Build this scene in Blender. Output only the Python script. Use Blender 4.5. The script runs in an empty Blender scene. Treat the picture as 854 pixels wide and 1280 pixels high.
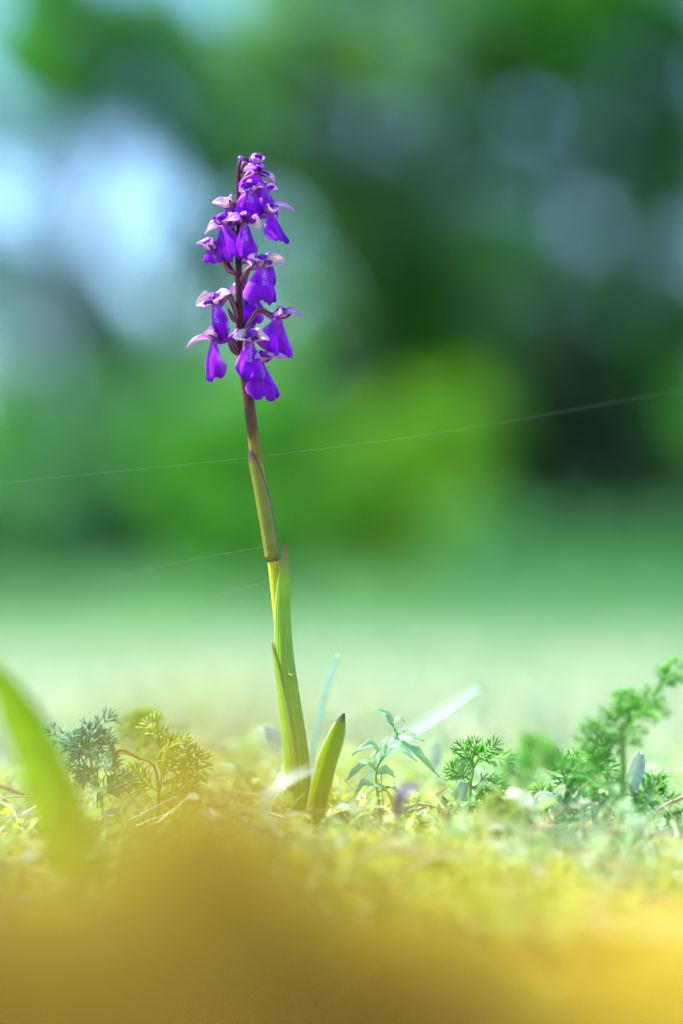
import bpy, math, random
import numpy as np
from mathutils import Vector, Matrix

rng = np.random.default_rng(7)
random.seed(7)
SC = bpy.context.scene
COL = SC.collection

# ------------------------------------------------------------------ camera
S = 0.933                     # camera to orchid, metres
PX = 0.000275                 # metres per photo pixel at the orchid
K = PX / S
CAM_H = 0.095
PITCH = math.atan(75 * K)     # horizon sits at photo row 715
cam_d = bpy.data.cameras.new('camera')
cam = bpy.data.objects.new('camera', cam_d)
COL.objects.link(cam)
SC.camera = cam
cam.location = (0, -S, CAM_H)
cam.rotation_euler = (math.pi / 2 + PITCH, 0, 0)
cam_d.sensor_fit = 'VERTICAL'
cam_d.sensor_height = 36.0
cam_d.lens = 36.0 * S / (1280 * PX)
cam_d.clip_start = 0.01
cam_d.clip_end = 6000
cam_d.dof.use_dof = True
cam_d.dof.focus_distance = S
cam_d.dof.aperture_fstop = cam_d.lens / 37.0
cam_d.dof.aperture_blades = 0

# ------------------------------------------------------------------ light
SUN_DIR = Vector((-0.58, 0.10, 0.80)).normalized()      # towards the sun: behind the plant, upper left
SUN_EL = math.asin(SUN_DIR.z)
SUN_AZ = math.atan2(SUN_DIR.x, SUN_DIR.y)
world = bpy.data.worlds.new('World')
SC.world = world
world.use_nodes = True
wn = world.node_tree.nodes
wl = world.node_tree.links
sky = wn.new('ShaderNodeTexSky')
sky.sky_type = 'NISHITA'
sky.sun_disc = False
sky.sun_elevation = SUN_EL
sky.sun_rotation = SUN_AZ
sky.ozone_density = 8.0
sky.air_density = 1.0
sky.dust_density = 0.0
wn['Background'].inputs['Strength'].default_value = 0.13
wl.new(sky.outputs[0], wn['Background'].inputs['Color'])
sun_d = bpy.data.lights.new('sun', 'SUN')
sun_d.energy = 5.0
sun_d.angle = math.radians(0.55)
sun_d.color = (1.0, 0.97, 0.92)
sun = bpy.data.objects.new('sun', sun_d)
COL.objects.link(sun)
sun.rotation_euler = SUN_DIR.to_track_quat('Z', 'Y').to_euler()
SC.view_settings.view_transform = 'Standard'
SC.view_settings.look = 'None'
SC.view_settings.gamma = 1.0
SC.view_settings.exposure = 1.78
SC.render.engine = 'CYCLES'
SC.cycles.use_denoising = True
SC.cycles.max_bounces = 8
SC.cycles.transparent_max_bounces = 8
SC.cycles.sample_clamp_indirect = 6.0

# ------------------------------------------------------------------ helpers
CP, SP_ = math.cos(PITCH), math.sin(PITCH)


def P(px, py, Y=0.0):
    """photo pixel -> world point on the vertical plane y = Y"""
    a = (px - 427) * K
    b = (640 - py) * K
    d = np.array([a, CP - b * SP_, SP_ + b * CP])
    t = (Y + S) / d[1]
    return np.array([0, -S, CAM_H]) + d * t


def pxm(Y=0.0):
    return PX * (Y + S) / S


def sstep(a, b, x):
    t = np.clip((x - a) / (b - a), 0, 1)
    return t * t * (3 - 2 * t)


def ground_z(x, y):
    x = np.asarray(x, float)
    y = np.asarray(y, float)
    m = np.interp(x, [-0.5, -0.2, -0.07, -0.0377, -0.026, -0.0143, 0.0, 0.0168, 0.0266, 0.0378, 0.1, 0.5],
                  [0.0, 0.028, 0.042, 0.0455, 0.048, 0.0505, 0.046, 0.0425, 0.041, 0.040, 0.033, 0.0])
    dy = y + 0.60
    g = m * np.exp(-(dy / np.where(dy > 0, 0.12, 0.075)) ** 2)
    g = g + m * .10 * np.sin(x * 190 + 1.0 + 25 * y) * np.exp(-(dy / .1) ** 2) + m * .07 * np.sin(x * 330 - y * 90) * np.exp(-(dy / .1) ** 2)
    g = g + 0.004 * np.sin(x * 41 + 1.3) * np.sin(y * 37 + .4) * np.exp(-(y / 1.5) ** 2)
    g = g + 0.0025 * np.sin(x * 97 + y * 60) * np.exp(-(y / 1.2) ** 2)
    g = g - 0.075 * sstep(0.2, 5.0, y) * (1 - sstep(30, 90, y))
    g = g + 0.05 * np.sin(x * .05) * sstep(25, 80, y)
    return g


WPOS = {}


def link(o, parent, base):
    COL.objects.link(o)
    if parent is not None:
        o.parent = parent
    WPOS[o.name] = np.array(base, float)
    return o


def thing(name, label, cat, loc, group=None):
    o = bpy.data.objects.new(name, None)
    o.empty_display_size = 0.01
    o.location = tuple(float(v) for v in loc)
    link(o, None, loc)
    o['label'] = label
    o['category'] = cat
    if group:
        o['group'] = group
    return o


def tag(o, label=None, cat=None, group=None, kind=None):
    for k, v in (('label', label), ('category', cat), ('group', group), ('kind', kind)):
        if v:
            o[k] = v
    return o


class Geo:
    def __init__(self):
        self.v, self.f, self.uv, self.n = [], [], [], 0

    def add(self, verts, faces, uvs=None):
        verts = np.asarray(verts, float).reshape(-1, 3)
        if uvs is None:
            uvs = np.zeros((len(verts), 2))
        self.v.append(verts)
        self.uv.append(np.asarray(uvs, float))
        self.f.extend([tuple(i + self.n for i in f) for f in faces])
        self.n += len(verts)
        return self


def build(name, geo, mat, parent=None, smooth=True, solid=0.0, base=None):
    """one mesh object; geo holds world coordinates"""
    v = np.concatenate(geo.v)
    if parent is not None:
        b = WPOS[parent.name]
    else:
        b = np.array(base if base is not None else (0, 0, 0), float)
    me = bpy.data.meshes.new(name)
    me.from_pydata((v - b).tolist(), [], geo.f)
    uv = np.concatenate(geo.uv)
    lay = me.uv_layers.new(name='UVMap')
    li = np.empty(len(me.loops), dtype=np.int32)
    me.loops.foreach_get('vertex_index', li)
    lay.data.foreach_set('uv', uv[li].astype(np.float32).ravel())
    me.materials.append(mat)
    if smooth:
        me.polygons.foreach_set('use_smooth', [True] * len(me.polygons))
    me.update()
    o = bpy.data.objects.new(name, me)
    if parent is None:
        o.location = tuple(b)
    link(o, parent, b)
    if solid:
        m = o.modifiers.new('thickness', 'SOLIDIFY')
        m.thickness = solid
        m.offset = 0
    return o


def build_np(name, verts, faces, mat, parent=None, smooth=False, base=(0, 0, 0)):
    """fast path: verts (n,3), faces (m,k) int arrays with constant k"""
    b = WPOS[parent.name] if parent is not None else np.array(base, float)
    me = bpy.data.meshes.new(name)
    k = faces.shape[1]
    me.vertices.add(len(verts))
    me.vertices.foreach_set('co', (verts - b).astype(np.float32).ravel())
    me.loops.add(faces.size)
    me.loops.foreach_set('vertex_index', faces.astype(np.int32).ravel())
    me.polygons.add(len(faces))
    me.polygons.foreach_set('loop_start', np.arange(0, faces.size, k, dtype=np.int32))
    me.polygons.foreach_set('loop_total', np.full(len(faces), k, dtype=np.int32))
    me.polygons.foreach_set('use_smooth', np.full(len(faces), smooth))
    me.materials.append(mat)
    me.update(calc_edges=True)
    me.validate()
    o = bpy.data.objects.new(name, me)
    if parent is None:
        o.location = tuple(b)
    return link(o, parent, b)


def catmull(pts, n):
    pts = np.asarray(pts, float)
    m = len(pts)
    if m == 2:
        t = np.linspace(0, 1, n)[:, None]
        return pts[0] * (1 - t) + pts[1] * t
    ext = np.vstack([2 * pts[0] - pts[1], pts, 2 * pts[-1] - pts[-2]])
    out = []
    for t in np.linspace(0, m - 1 - 1e-9, n):
        i = int(t)
        f = t - i
        a, b, c, d = ext[i], ext[i + 1], ext[i + 2], ext[i + 3]
        out.append(0.5 * (2 * b + (c - a) * f + (2 * a - 5 * b + 4 * c - d) * f ** 2 + (3 * b - a - 3 * c + d) * f ** 3))
    return np.array(out)


def norm(a):
    a = np.asarray(a, float)
    return a / np.maximum(np.linalg.norm(a, axis=-1, keepdims=True), 1e-12)


def tube(geo, pts, radii, ns=8, flat=1.0, ref=(0.0, -1.0, 0.03), ridge=0.0):
    pts = np.asarray(pts, float)
    n = len(pts)
    radii = np.broadcast_to(np.asarray(radii, float), (n,))
    t = norm(np.gradient(pts, axis=0))
    ref = np.asarray(ref, float)
    if abs(np.dot(norm(pts[-1] - pts[0]), norm(ref))) > 0.9:
        ref = np.array([1.0, 0.1, 0.2])
    a = norm(np.cross(t, ref))
    b = norm(np.cross(t, a))
    ang = np.linspace(0, 2 * math.pi, ns, endpoint=False)
    rad = 1 + ridge * np.cos(ang * 5)
    ca, sa = np.cos(ang) * rad, np.sin(ang) * rad * flat
    v = pts[:, None] + radii[:, None, None] * (ca[None, :, None] * a[:, None] + sa[None, :, None] * b[:, None])
    v = v.reshape(-1, 3)
    uv = np.stack(np.meshgrid(np.linspace(0, 1, n), np.linspace(-1, 1, ns), indexing='ij'), -1).reshape(-1, 2)[:, ::-1]
    f = []
    for i in range(n - 1):
        for j in range(ns):
            j2 = (j + 1) % ns
            f.append((i * ns + j, i * ns + j2, (i + 1) * ns + j2, (i + 1) * ns + j))
    f.append(tuple(range(ns))[::-1])
    f.append(tuple((n - 1) * ns + j for j in range(ns)))
    geo.add(v, f, uv)
    return geo


def grid_surf(geo, fn, nu, nv):
    """fn(u,v) arrays -> (...,3); u in -1..1, v in 0..1"""
    u, v = np.meshgrid(np.linspace(-1, 1, nu), np.linspace(0, 1, nv), indexing='ij')
    p = fn(u, v).reshape(-1, 3)
    f = []
    for i in range(nu - 1):
        for j in range(nv - 1):
            f.append((i * nv + j, (i + 1) * nv + j, (i + 1) * nv + j + 1, i * nv + j + 1))
    geo.add(p, f, np.stack([u, v], -1).reshape(-1, 2))
    return geo


def leaf_surf(geo, spine, width, face=(0, -1, 0.2), fold=0.3, nu=7, nv=14, profile=None, lobes=None, curl=0.0, wob=0.0, seed=0):
    """leaf along a spine (points), half width in metres, folded along the midrib"""
    sp = catmull(spine, nv)
    t = norm(np.gradient(sp, axis=0))
    fc = np.asarray(face, float)
    side = norm(np.cross(t, fc))
    nrm = norm(np.cross(side, t))
    vv = np.linspace(0, 1, nv)
    if profile is None:
        w = np.sin(np.pi * np.clip(vv, 0, 1) ** 0.75) ** 0.8
        w[0] = max(w[0], 0.12)
    else:
        w = np.interp(vv, np.linspace(0, 1, len(profile)), profile)
    if lobes is not None:
        w = w * (1 - lobes[1] * (0.5 + 0.5 * np.cos(vv * lobes[0] * 2 * np.pi)))
    w = w * width
    r = np.random.default_rng(seed)
    ph = r.uniform(0, 6, 3)

    def fn(u, v):
        W = w[None, :] * np.ones_like(u)
        off = W * (fold * np.abs(u) ** 1.5) + curl * W * u * u * u
        off = off + wob * width * np.sin(v * 9 + u * 3 + ph[0]) * u
        return sp[None] + side[None] * (u * W)[..., None] * math.cos(fold * .5) + nrm[None] * off[..., None]
    return grid_surf(geo, fn, nu, nv)


# ------------------------------------------------------------------ materials
def nodes_of(name):
    m = bpy.data.materials.new(name)
    m.use_nodes = True
    nt = m.node_tree
    for n in list(nt.nodes):
        nt.nodes.remove(n)
    out = nt.nodes.new('ShaderNodeOutputMaterial')
    return m, nt, out


def ramp(nt, stops, fac=None, interp='LINEAR'):
    r = nt.nodes.new('ShaderNodeValToRGB')
    r.color_ramp.interpolation = interp
    e = r.color_ramp.elements
    while len(e) > 1:
        e.remove(e[0])
    e[0].position = stops[0][0]
    e[0].color = (*stops[0][1], 1)
    for p, c in stops[1:]:
        x = e.new(p)
        x.color = (*c, 1)
    if fac is not None:
        nt.links.new(fac, r.inputs[0])
    return r.outputs[0]


def mixc(nt, fac, a, b, mode='MIX'):
    m = nt.nodes.new('ShaderNodeMix')
    m.data_type = 'RGBA'
    m.blend_type = mode
    for sock, val in ((m.inputs[0], fac), (m.inputs[6], a), (m.inputs[7], b)):
        if isinstance(val, (int, float)):
            sock.default_value = val
        elif isinstance(val, tuple):
            sock.default_value = (*val, 1)
        else:
            nt.links.new(val, sock)
    return m.outputs[2]


def math_n(nt, op, a, b=None, c=None):
    m = nt.nodes.new('ShaderNodeMath')
    m.operation = op
    for s, val in zip(m.inputs, (a, b, c)):
        if val is None:
            continue
        if isinstance(val, (int, float)):
            s.default_value = val
        else:
            nt.links.new(val, s)
    return m.outputs[0]


def noise(nt, scale, detail=3, coord='Object', rough=0.55, dist=0.0):
    tc = nt.nodes.new('ShaderNodeTexCoord')
    n = nt.nodes.new('ShaderNodeTexNoise')
    n.inputs['Scale'].default_value = scale
    n.inputs['Detail'].default_value = detail
    n.inputs['Roughness'].default_value = rough
    n.inputs['Distortion'].default_value = dist
    nt.links.new(tc.outputs[coord], n.inputs['Vector'])
    return n.outputs['Fac']


def island(nt):
    return nt.nodes.new('ShaderNodeNewGeometry').outputs['Random Per Island']


def uv_xy(nt):
    tc = nt.nodes.new('ShaderNodeTexCoord')
    s = nt.nodes.new('ShaderNodeSeparateXYZ')
    nt.links.new(tc.outputs['UV'], s.inputs[0])
    return s.outputs[0], s.outputs[1]


def finish(nt, out, color, trans=0.4, rough=0.45, spec=0.5, tcol=None, bump=None, bump_d=0.0002, sheen=0.0):
    b = nt.nodes.new('ShaderNodeBsdfPrincipled')
    b.inputs['Roughness'].default_value = rough
    b.inputs['Specular IOR Level'].default_value = spec
    if sheen:
        b.inputs['Sheen Weight'].default_value = sheen
    if isinstance(color, tuple):
        b.inputs['Base Color'].default_value = (*color, 1)
    else:
        nt.links.new(color, b.inputs['Base Color'])
    if bump is not None:
        bn = nt.nodes.new('ShaderNodeBump')
        bn.inputs['Strength'].default_value = 0.6
        bn.inputs['Distance'].default_value = bump_d
        nt.links.new(bump, bn.inputs['Height'])
        nt.links.new(bn.outputs[0], b.inputs['Normal'])
    if trans <= 0:
        nt.links.new(b.outputs[0], out.inputs[0])
        return
    t = nt.nodes.new('ShaderNodeBsdfTranslucent')
    tc = color if tcol is None else tcol
    if isinstance(tc, tuple):
        t.inputs['Color'].default_value = (*tc, 1)
    else:
        nt.links.new(tc, t.inputs['Color'])
    mx = nt.nodes.new('ShaderNodeMixShader')
    mx.inputs[0].default_value = trans
    nt.links.new(b.outputs[0], mx.inputs[1])
    nt.links.new(t.outputs[0], mx.inputs[2])
    nt.links.new(mx.outputs[0], out.inputs[0])


def leaf_mat(name, c0, c1, trans=0.45, rough=0.42, spec=0.5, tboost=1.25, nscale=300, veins=0.0, sheen=0.0, c2=None):
    """foliage: colour varies from leaf to leaf and a little within a leaf"""
    m, nt, out = nodes_of(name)
    stops = [(0, c0), (1, c1)] if c2 is None else [(0, c0), (.55, c1), (1, c2)]
    col = ramp(nt, stops, island(nt))
    n = noise(nt, nscale)
    col = mixc(nt, 0.35, col, ramp(nt, [(.3, (.45, .45, .45)), (.7, (1.3, 1.3, 1.3))], n), 'MULTIPLY')
    if veins:
        u, v = uv_xy(nt)
        w = math_n(nt, 'SINE', math_n(nt, 'MULTIPLY', u, veins))
        w = math_n(nt, 'MULTIPLY_ADD', w, .5, .5)
        col = mixc(nt, math_n(nt, 'MULTIPLY', w, .35), col, mixc(nt, 1.0, col, (1.5, 1.45, 1.6), 'MULTIPLY'))
    tc = mixc(nt, 1.0, col, (tboost * 1.15, tboost * 1.1, tboost * 0.6), 'MULTIPLY')
    finish(nt, out, col, trans, rough, spec, tcol=tc, sheen=sheen, bump=n if veins else None)
    return m


M = {}
# background and meadow
M['leaf_mid'] = leaf_mat('tree leaf mid green', (.05, .24, .03), (.08, .31, .05), .66, rough=.6, spec=.2, nscale=3)
M['leaf_bright'] = leaf_mat('tree leaf fresh green', (.10, .30, .025), (.15, .36, .045), .70, rough=.6, spec=.2, nscale=3)
M['leaf_grey'] = leaf_mat('tree leaf grey green', (.05, .20, .09), (.09, .28, .13), .55, rough=.6, spec=.2, nscale=3)
M['leaf_dark'] = leaf_mat('shade dark leaf', (.008, .035, .01), (.016, .06, .018), .2, rough=.6, spec=.15, nscale=3)  # near-black leaf colour stands in for the shade inside the hedge
M['meadow'] = leaf_mat('meadow grass', (.20, .30, .19), (.32, .40, .30), .45, rough=.4, nscale=20, c2=(.50, .51, .43))
mm = M['meadow']                                   # greener towards the wood, with the trees' shade put into the colour
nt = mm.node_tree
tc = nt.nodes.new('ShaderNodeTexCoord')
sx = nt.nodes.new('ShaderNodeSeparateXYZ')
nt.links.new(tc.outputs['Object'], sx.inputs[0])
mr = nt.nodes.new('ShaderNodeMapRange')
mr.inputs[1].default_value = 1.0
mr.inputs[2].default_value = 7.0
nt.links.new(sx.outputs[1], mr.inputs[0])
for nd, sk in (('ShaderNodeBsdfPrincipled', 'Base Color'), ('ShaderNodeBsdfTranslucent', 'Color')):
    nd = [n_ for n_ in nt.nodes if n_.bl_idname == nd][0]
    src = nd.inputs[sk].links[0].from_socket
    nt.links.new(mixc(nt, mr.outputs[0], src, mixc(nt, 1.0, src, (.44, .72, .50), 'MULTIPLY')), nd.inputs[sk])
M['tall_grass'] = leaf_mat('tall meadow grass', (.06, .22, .08), (.11, .30, .13), .5, rough=.5, spec=.3, nscale=20, c2=(.20, .34, .20))
M['tangle'] = leaf_mat('fine pale grass', (.16, .40, .16), (.30, .52, .34), .5, rough=.25, spec=.7, nscale=200, c2=(.50, .62, .52))
M['blade'] = leaf_mat('grass blade', (.40, .54, .015), (.44, .58, .02), .6, nscale=200)
M['blade_blue'] = leaf_mat('bluish grass blade', (.18, .36, .29), (.24, .42, .35), .5, rough=.35, nscale=200)


def bark(name, a, b):
    m, nt, out = nodes_of(name)
    n = noise(nt, 9, 5)
    finish(nt, out, ramp(nt, [(.3, a), (.7, b)], n), 0, .85, .2, bump=n, bump_d=.01)
    return m


M['bark'] = bark('bark', (.03, .028, .026), (.11, .10, .09))

m, nt, out = nodes_of('ground soil and turf')
n1 = noise(nt, 25, 5)
n2 = noise(nt, 0.9, 4)
soil = ramp(nt, [(.3, (.10, .07, .03)), (.55, (.24, .19, .06)), (.75, (.32, .27, .10))], n1)
turf = ramp(nt, [(.3, (.12, .22, .13)), (.6, (.19, .30, .20)), (.8, (.32, .38, .29))], n1)
tc = nt.nodes.new('ShaderNodeTexCoord')
sx = nt.nodes.new('ShaderNodeSeparateXYZ')
nt.links.new(tc.outputs['Object'], sx.inputs[0])
far = math_n(nt, 'ADD', sx.outputs[1], math_n(nt, 'MULTIPLY', n2, .5))
mr = nt.nodes.new('ShaderNodeMapRange')
mr.inputs[1].default_value = .3
mr.inputs[2].default_value = .9
nt.links.new(far, mr.inputs[0])
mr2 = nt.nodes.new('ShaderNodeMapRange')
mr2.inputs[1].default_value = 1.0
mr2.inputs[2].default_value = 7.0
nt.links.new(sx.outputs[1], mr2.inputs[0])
turf = mixc(nt, mr2.outputs[0], turf, mixc(nt, 1.0, turf, (.44, .72, .50), 'MULTIPLY'))  # turf tinted darker and greener with distance, tree shade painted in like the sward
finish(nt, out, mixc(nt, mr.outputs[0], soil, turf), 0, .9, .2, bump=n1, bump_d=.003)
M['ground'] = m

m, nt, out = nodes_of('golden moss')
col = ramp(nt, [(0, (.48, .33, .02)), (.55, (.58, .45, .03)), (1, (.62, .53, .07))], island(nt))
pn = noise(nt, 16, 3)
tc = nt.nodes.new('ShaderNodeTexCoord')
sx = nt.nodes.new('ShaderNodeSeparateXYZ')
nt.links.new(tc.outputs['Object'], sx.inputs[0])
mr = nt.nodes.new('ShaderNodeMapRange')            # shade on the bank's near flank, put into the colour as brown
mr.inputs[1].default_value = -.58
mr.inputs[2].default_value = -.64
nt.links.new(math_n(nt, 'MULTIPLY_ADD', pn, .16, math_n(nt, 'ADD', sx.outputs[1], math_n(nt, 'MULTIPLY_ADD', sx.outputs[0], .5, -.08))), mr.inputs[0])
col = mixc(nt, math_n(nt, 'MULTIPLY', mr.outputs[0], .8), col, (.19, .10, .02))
pn2 = noise(nt, 42, 2)
col = mixc(nt, 1.0, col, ramp(nt, [(.36, (.40, .33, .30)), (.5, (1, 1, 1)), (.64, (.95, 1.3, 1.1))], pn2), 'MULTIPLY')
finish(nt, out, col, .45, .6, .3, tcol=mixc(nt, 1, col, (1.3, 1.2, .7), 'MULTIPLY'))
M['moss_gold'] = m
M['moss_green'] = leaf_mat('yellow green moss', (.36, .38, .05), (.42, .47, .07), .5, rough=.5, nscale=60, c2=(.24, .42, .12))
M['straw'] = leaf_mat('dry straw', (.34, .24, .12), (.52, .42, .26), .3, rough=.5, nscale=200, c2=(.62, .56, .42))
M['cover'] = leaf_mat('small ground leaf', (.16, .36, .10), (.34, .50, .28), .45, rough=.3, spec=.6, nscale=200, c2=(.55, .62, .50))
# herbs
M['feather'] = leaf_mat('feathery leaf', (.19, .48, .08), (.28, .56, .14), .55, rough=.25, nscale=400)
M['feather_blue'] = leaf_mat('blue green feathery leaf', (.18, .38, .24), (.25, .45, .30), .35, rough=.4, nscale=400)
M['feather_yellow'] = leaf_mat('yellow green feathery leaf', (.36, .48, .06), (.46, .54, .14), .45, rough=.4, nscale=400)
M['herb_stem'] = leaf_mat('herb stem', (.22, .40, .07), (.28, .44, .10), .35, rough=.35, nscale=300)
M['weed'] = leaf_mat('glossy weed leaf', (.32, .56, .32), (.42, .62, .42), .45, rough=.22, spec=.9, nscale=300, veins=4)
M['felt'] = leaf_mat('white felted leaf', (.52, .62, .56), (.60, .68, .62), .3, rough=.7, nscale=600, sheen=.5)
M['pale_leaf'] = leaf_mat('pale glaucous leaf', (.38, .52, .42), (.48, .60, .50), .35, rough=.3, spec=.6, nscale=300)
M['plain_leaf'] = leaf_mat('plain dark green leaf', (.08, .30, .05), (.11, .36, .06), .45, rough=.3, nscale=300, veins=5)
M['red_stem'] = leaf_mat('reddish runner', (.32, .17, .13), (.40, .20, .15), .15, rough=.45, nscale=250)
M['dead'] = leaf_mat('withered brown leaf', (.34, .18, .06), (.42, .24, .08), .35, rough=.6, nscale=300)
M['lilac'] = leaf_mat('fallen lilac petal', (.12, .09, .22), (.16, .11, .26), .4, nscale=300)
M['white_petal'] = leaf_mat('whitish petal', (.62, .68, .66), (.70, .74, .70), .35, nscale=300)
m, nt, out = nodes_of('spider silk')
b = nt.nodes.new('ShaderNodeBsdfPrincipled')
b.inputs['Base Color'].default_value = (.5, .56, .56, 1)
b.inputs['Roughness'].default_value = .6
b.inputs['Specular IOR Level'].default_value = .2
b.inputs['Alpha'].default_value = .16
nt.links.new(b.outputs[0], out.inputs[0])
M['silk'] = m

# orchid
m, nt, out = nodes_of('orchid stem')          # green at the foot, wine brown under the flowers
tc = nt.nodes.new('ShaderNodeTexCoord')
sx = nt.nodes.new('ShaderNodeSeparateXYZ')
nt.links.new(tc.outputs['Object'], sx.inputs[0])
nn = noise(nt, 160, 4)
zz = math_n(nt, 'ADD', sx.outputs[2], math_n(nt, 'MULTIPLY_ADD', nn, .03, -.015))
mr = nt.nodes.new('ShaderNodeMapRange')
mr.inputs[2].default_value = .25
nt.links.new(zz, mr.inputs[0])
col = ramp(nt, [(0, (.44, .58, .03)), (.40, (.52, .54, .02)), (.52, (.34, .28, .015)), (.60, (.13, .07, .02)), (.66, (.085, .010, .022)), (1, (.09, .005, .05))], mr.outputs[0])
st = nt.nodes.new('ShaderNodeTexNoise')
st.inputs['Scale'].default_value = 1.0
mp = nt.nodes.new('ShaderNodeMapping')
mp.inputs['Scale'].default_value = (2500, 2500, 120)
nt.links.new(tc.outputs['Object'], mp.inputs[0])
nt.links.new(mp.outputs[0], st.inputs['Vector'])
col = mixc(nt, .35, col, ramp(nt, [(.35, (.5, .45, .5)), (.65, (1.35, 1.35, 1.3))], st.outputs['Fac']), 'MULTIPLY')
finish(nt, out, col, .22, .5, .3, bump=st.outputs['Fac'], bump_d=.00015)
M['stem'] = m


def sheath_mat(name, c0, c1, margin, tip):
    m, nt, out = nodes_of(name)
    u, v = uv_xy(nt)
    n = noise(nt, 250, 4)
    au = math_n(nt, 'ABSOLUTE', u)
    base = ramp(nt, [(.25, c0), (.75, c1)], n)
    w = math_n(nt, 'MULTIPLY_ADD', math_n(nt, 'SINE', math_n(nt, 'MULTIPLY', u, 30)), .5, .5)
    base = mixc(nt, math_n(nt, 'MULTIPLY', w, .4), base, mixc(nt, 1.0, base, (.62, .7, .6), 'MULTIPLY'))
    mg = math_n(nt, 'GREATER_THAN', au, .86)
    base = mixc(nt, mg, base, margin)
    mr = nt.nodes.new('ShaderNodeMapRange')
    mr.inputs[1].default_value = .86
    mr.inputs[2].default_value = 1.0
    nt.links.new(v, mr.inputs[0])
    base = mixc(nt, mr.outputs[0], base, tip)
    finish(nt, out, base, .5, .35, .5, tcol=mixc(nt, 1, base, (1.5, 1.4, .6), 'MULTIPLY'), bump=w, bump_d=.0002)
    return m


M['sheath_green'] = sheath_mat('green sheath leaf', (.32, .54, .04), (.40, .60, .07), (.42, .50, .20), (.40, .20, .12))
M['sheath_purple'] = sheath_mat('purple flushed sheath', (.30, .32, .04), (.38, .36, .05), (.22, .05, .20), (.25, .06, .22))
M['leaf_orchid'] = sheath_mat('orchid basal leaf', (.30, .46, .02), (.36, .50, .03), (.48, .54, .22), (.06, .02, .05))

m, nt, out = nodes_of('violet lip')
u, v = uv_xy(nt)
n = noise(nt, 330, 4)
base = ramp(nt, [(0, (.44, .09, .66)), (.25, (.37, .008, .72)), (.7, (.34, .003, .70)), (1, (.20, .002, .52))], v)
base = mixc(nt, .8, base, ramp(nt, [(.3, (.42, .3, .55)), (.7, (1.3, 1.3, 1.2))], n), 'MULTIPLY')
vein = math_n(nt, 'SINE', math_n(nt, 'MULTIPLY_ADD', n, 5.0, math_n(nt, 'MULTIPLY', u, 24)))
base = mixc(nt, math_n(nt, 'MULTIPLY', math_n(nt, 'GREATER_THAN', vein, .55), .30), base, mixc(nt, 1, base, (.45, .5, .6), 'MULTIPLY'))
mr = nt.nodes.new('ShaderNodeMapRange')
mr.inputs[1].default_value = .72
mr.inputs[2].default_value = 1.0
nt.links.new(math_n(nt, 'ABSOLUTE', u), mr.inputs[0])
base = mixc(nt, math_n(nt, 'MULTIPLY', mr.outputs[0], .6), base, (.60, .16, .80))
nv = noise(nt, 1700, 2, dist=1.0)
au = math_n(nt, 'ABSOLUTE', u)
cen = math_n(nt, 'LESS_THAN', math_n(nt, 'MULTIPLY_ADD', nv, .5, au), .52)
band = math_n(nt, 'MULTIPLY', cen, math_n(nt, 'LESS_THAN', v, .52))
spk = math_n(nt, 'GREATER_THAN', nv, .5)
base = mixc(nt, math_n(nt, 'MULTIPLY', band, math_n(nt, 'MULTIPLY', spk, .45)), base, (.78, .62, .90))
finish(nt, out, base, .45, .5, .22, tcol=mixc(nt, 1, base, (1.5, .6, 1.45), 'MULTIPLY'), bump=n, bump_d=.0003)
M['lip'] = m
m = m.copy()
m.name = 'plain violet lip'
for nd in m.node_tree.nodes:
    if nd.bl_idname == 'ShaderNodeMath' and nd.operation == 'LESS_THAN' and abs(nd.inputs[1].default_value - .52) < .001:
        nd.inputs[1].default_value = .05
M['lip_plain'] = m

m, nt, out = nodes_of('violet hood')
n = noise(nt, 400, 4)
base = ramp(nt, [(.3, (.18, .004, .46)), (.58, (.36, .03, .66)), (.85, (.56, .22, .78))], n)
finish(nt, out, base, .4, .4, .5, bump=n, bump_d=.0002)
M['hood'] = m


def sepal_mat(name, inner, vein, edge):
    m, nt, out = nodes_of(name)
    u, v = uv_xy(nt)
    n = noise(nt, 500, 3)
    w = math_n(nt, 'SINE', math_n(nt, 'MULTIPLY_ADD', n, 3.0, math_n(nt, 'MULTIPLY', u, 17)))
    w = math_n(nt, 'GREATER_THAN', w, .45)
    base = mixc(nt, math_n(nt, 'MULTIPLY', w, .55), inner, vein)
    au = math_n(nt, 'ABSOLUTE', u)
    mr = nt.nodes.new('ShaderNodeMapRange')
    mr.inputs[1].default_value = .62
    mr.inputs[2].default_value = 1.0
    nt.links.new(math_n(nt, 'MAXIMUM', au, math_n(nt, 'MULTIPLY_ADD', v, 1.0, -.05)), mr.inputs[0])
    base = mixc(nt, mr.outputs[0], base, edge)
    finish(nt, out, base, .45, .35, .5)
    return m


M['sepal'] = sepal_mat('pink veined sepal', (.86, .68, .80), (.58, .20, .60), (.60, .20, .72))
M['sepal_pale'] = sepal_mat('cream veined sepal', (.88, .78, .64), (.46, .26, .30), (.70, .36, .74))
m, nt, out = nodes_of('violet spur')
n = noise(nt, 400, 3)
finish(nt, out, ramp(nt, [(.3, (.18, .01, .44)), (.7, (.34, .04, .62))], n), .25, .35, .6)
M['spur'] = m
m, nt, out = nodes_of('ovary')
u, v = uv_xy(nt)
n = noise(nt, 350, 3)
w = math_n(nt, 'SINE', math_n(nt, 'MULTIPLY_ADD', v, 9, math_n(nt, 'MULTIPLY', u, 9)))
base = ramp(nt, [(.2, (.13, .015, .08)), (.55, (.26, .05, .16)), (1.0, (.36, .26, .14))], math_n(nt, 'MULTIPLY_ADD', w, .3, n))
finish(nt, out, base, .2, .35, .6)
M['ovary'] = m
m, nt, out = nodes_of('withered bract')
n = noise(nt, 400, 3)
finish(nt, out, ramp(nt, [(.3, (.30, .08, .04)), (.7, (.55, .28, .14))], n), .35, .5, .4)
M['bract'] = m

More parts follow.
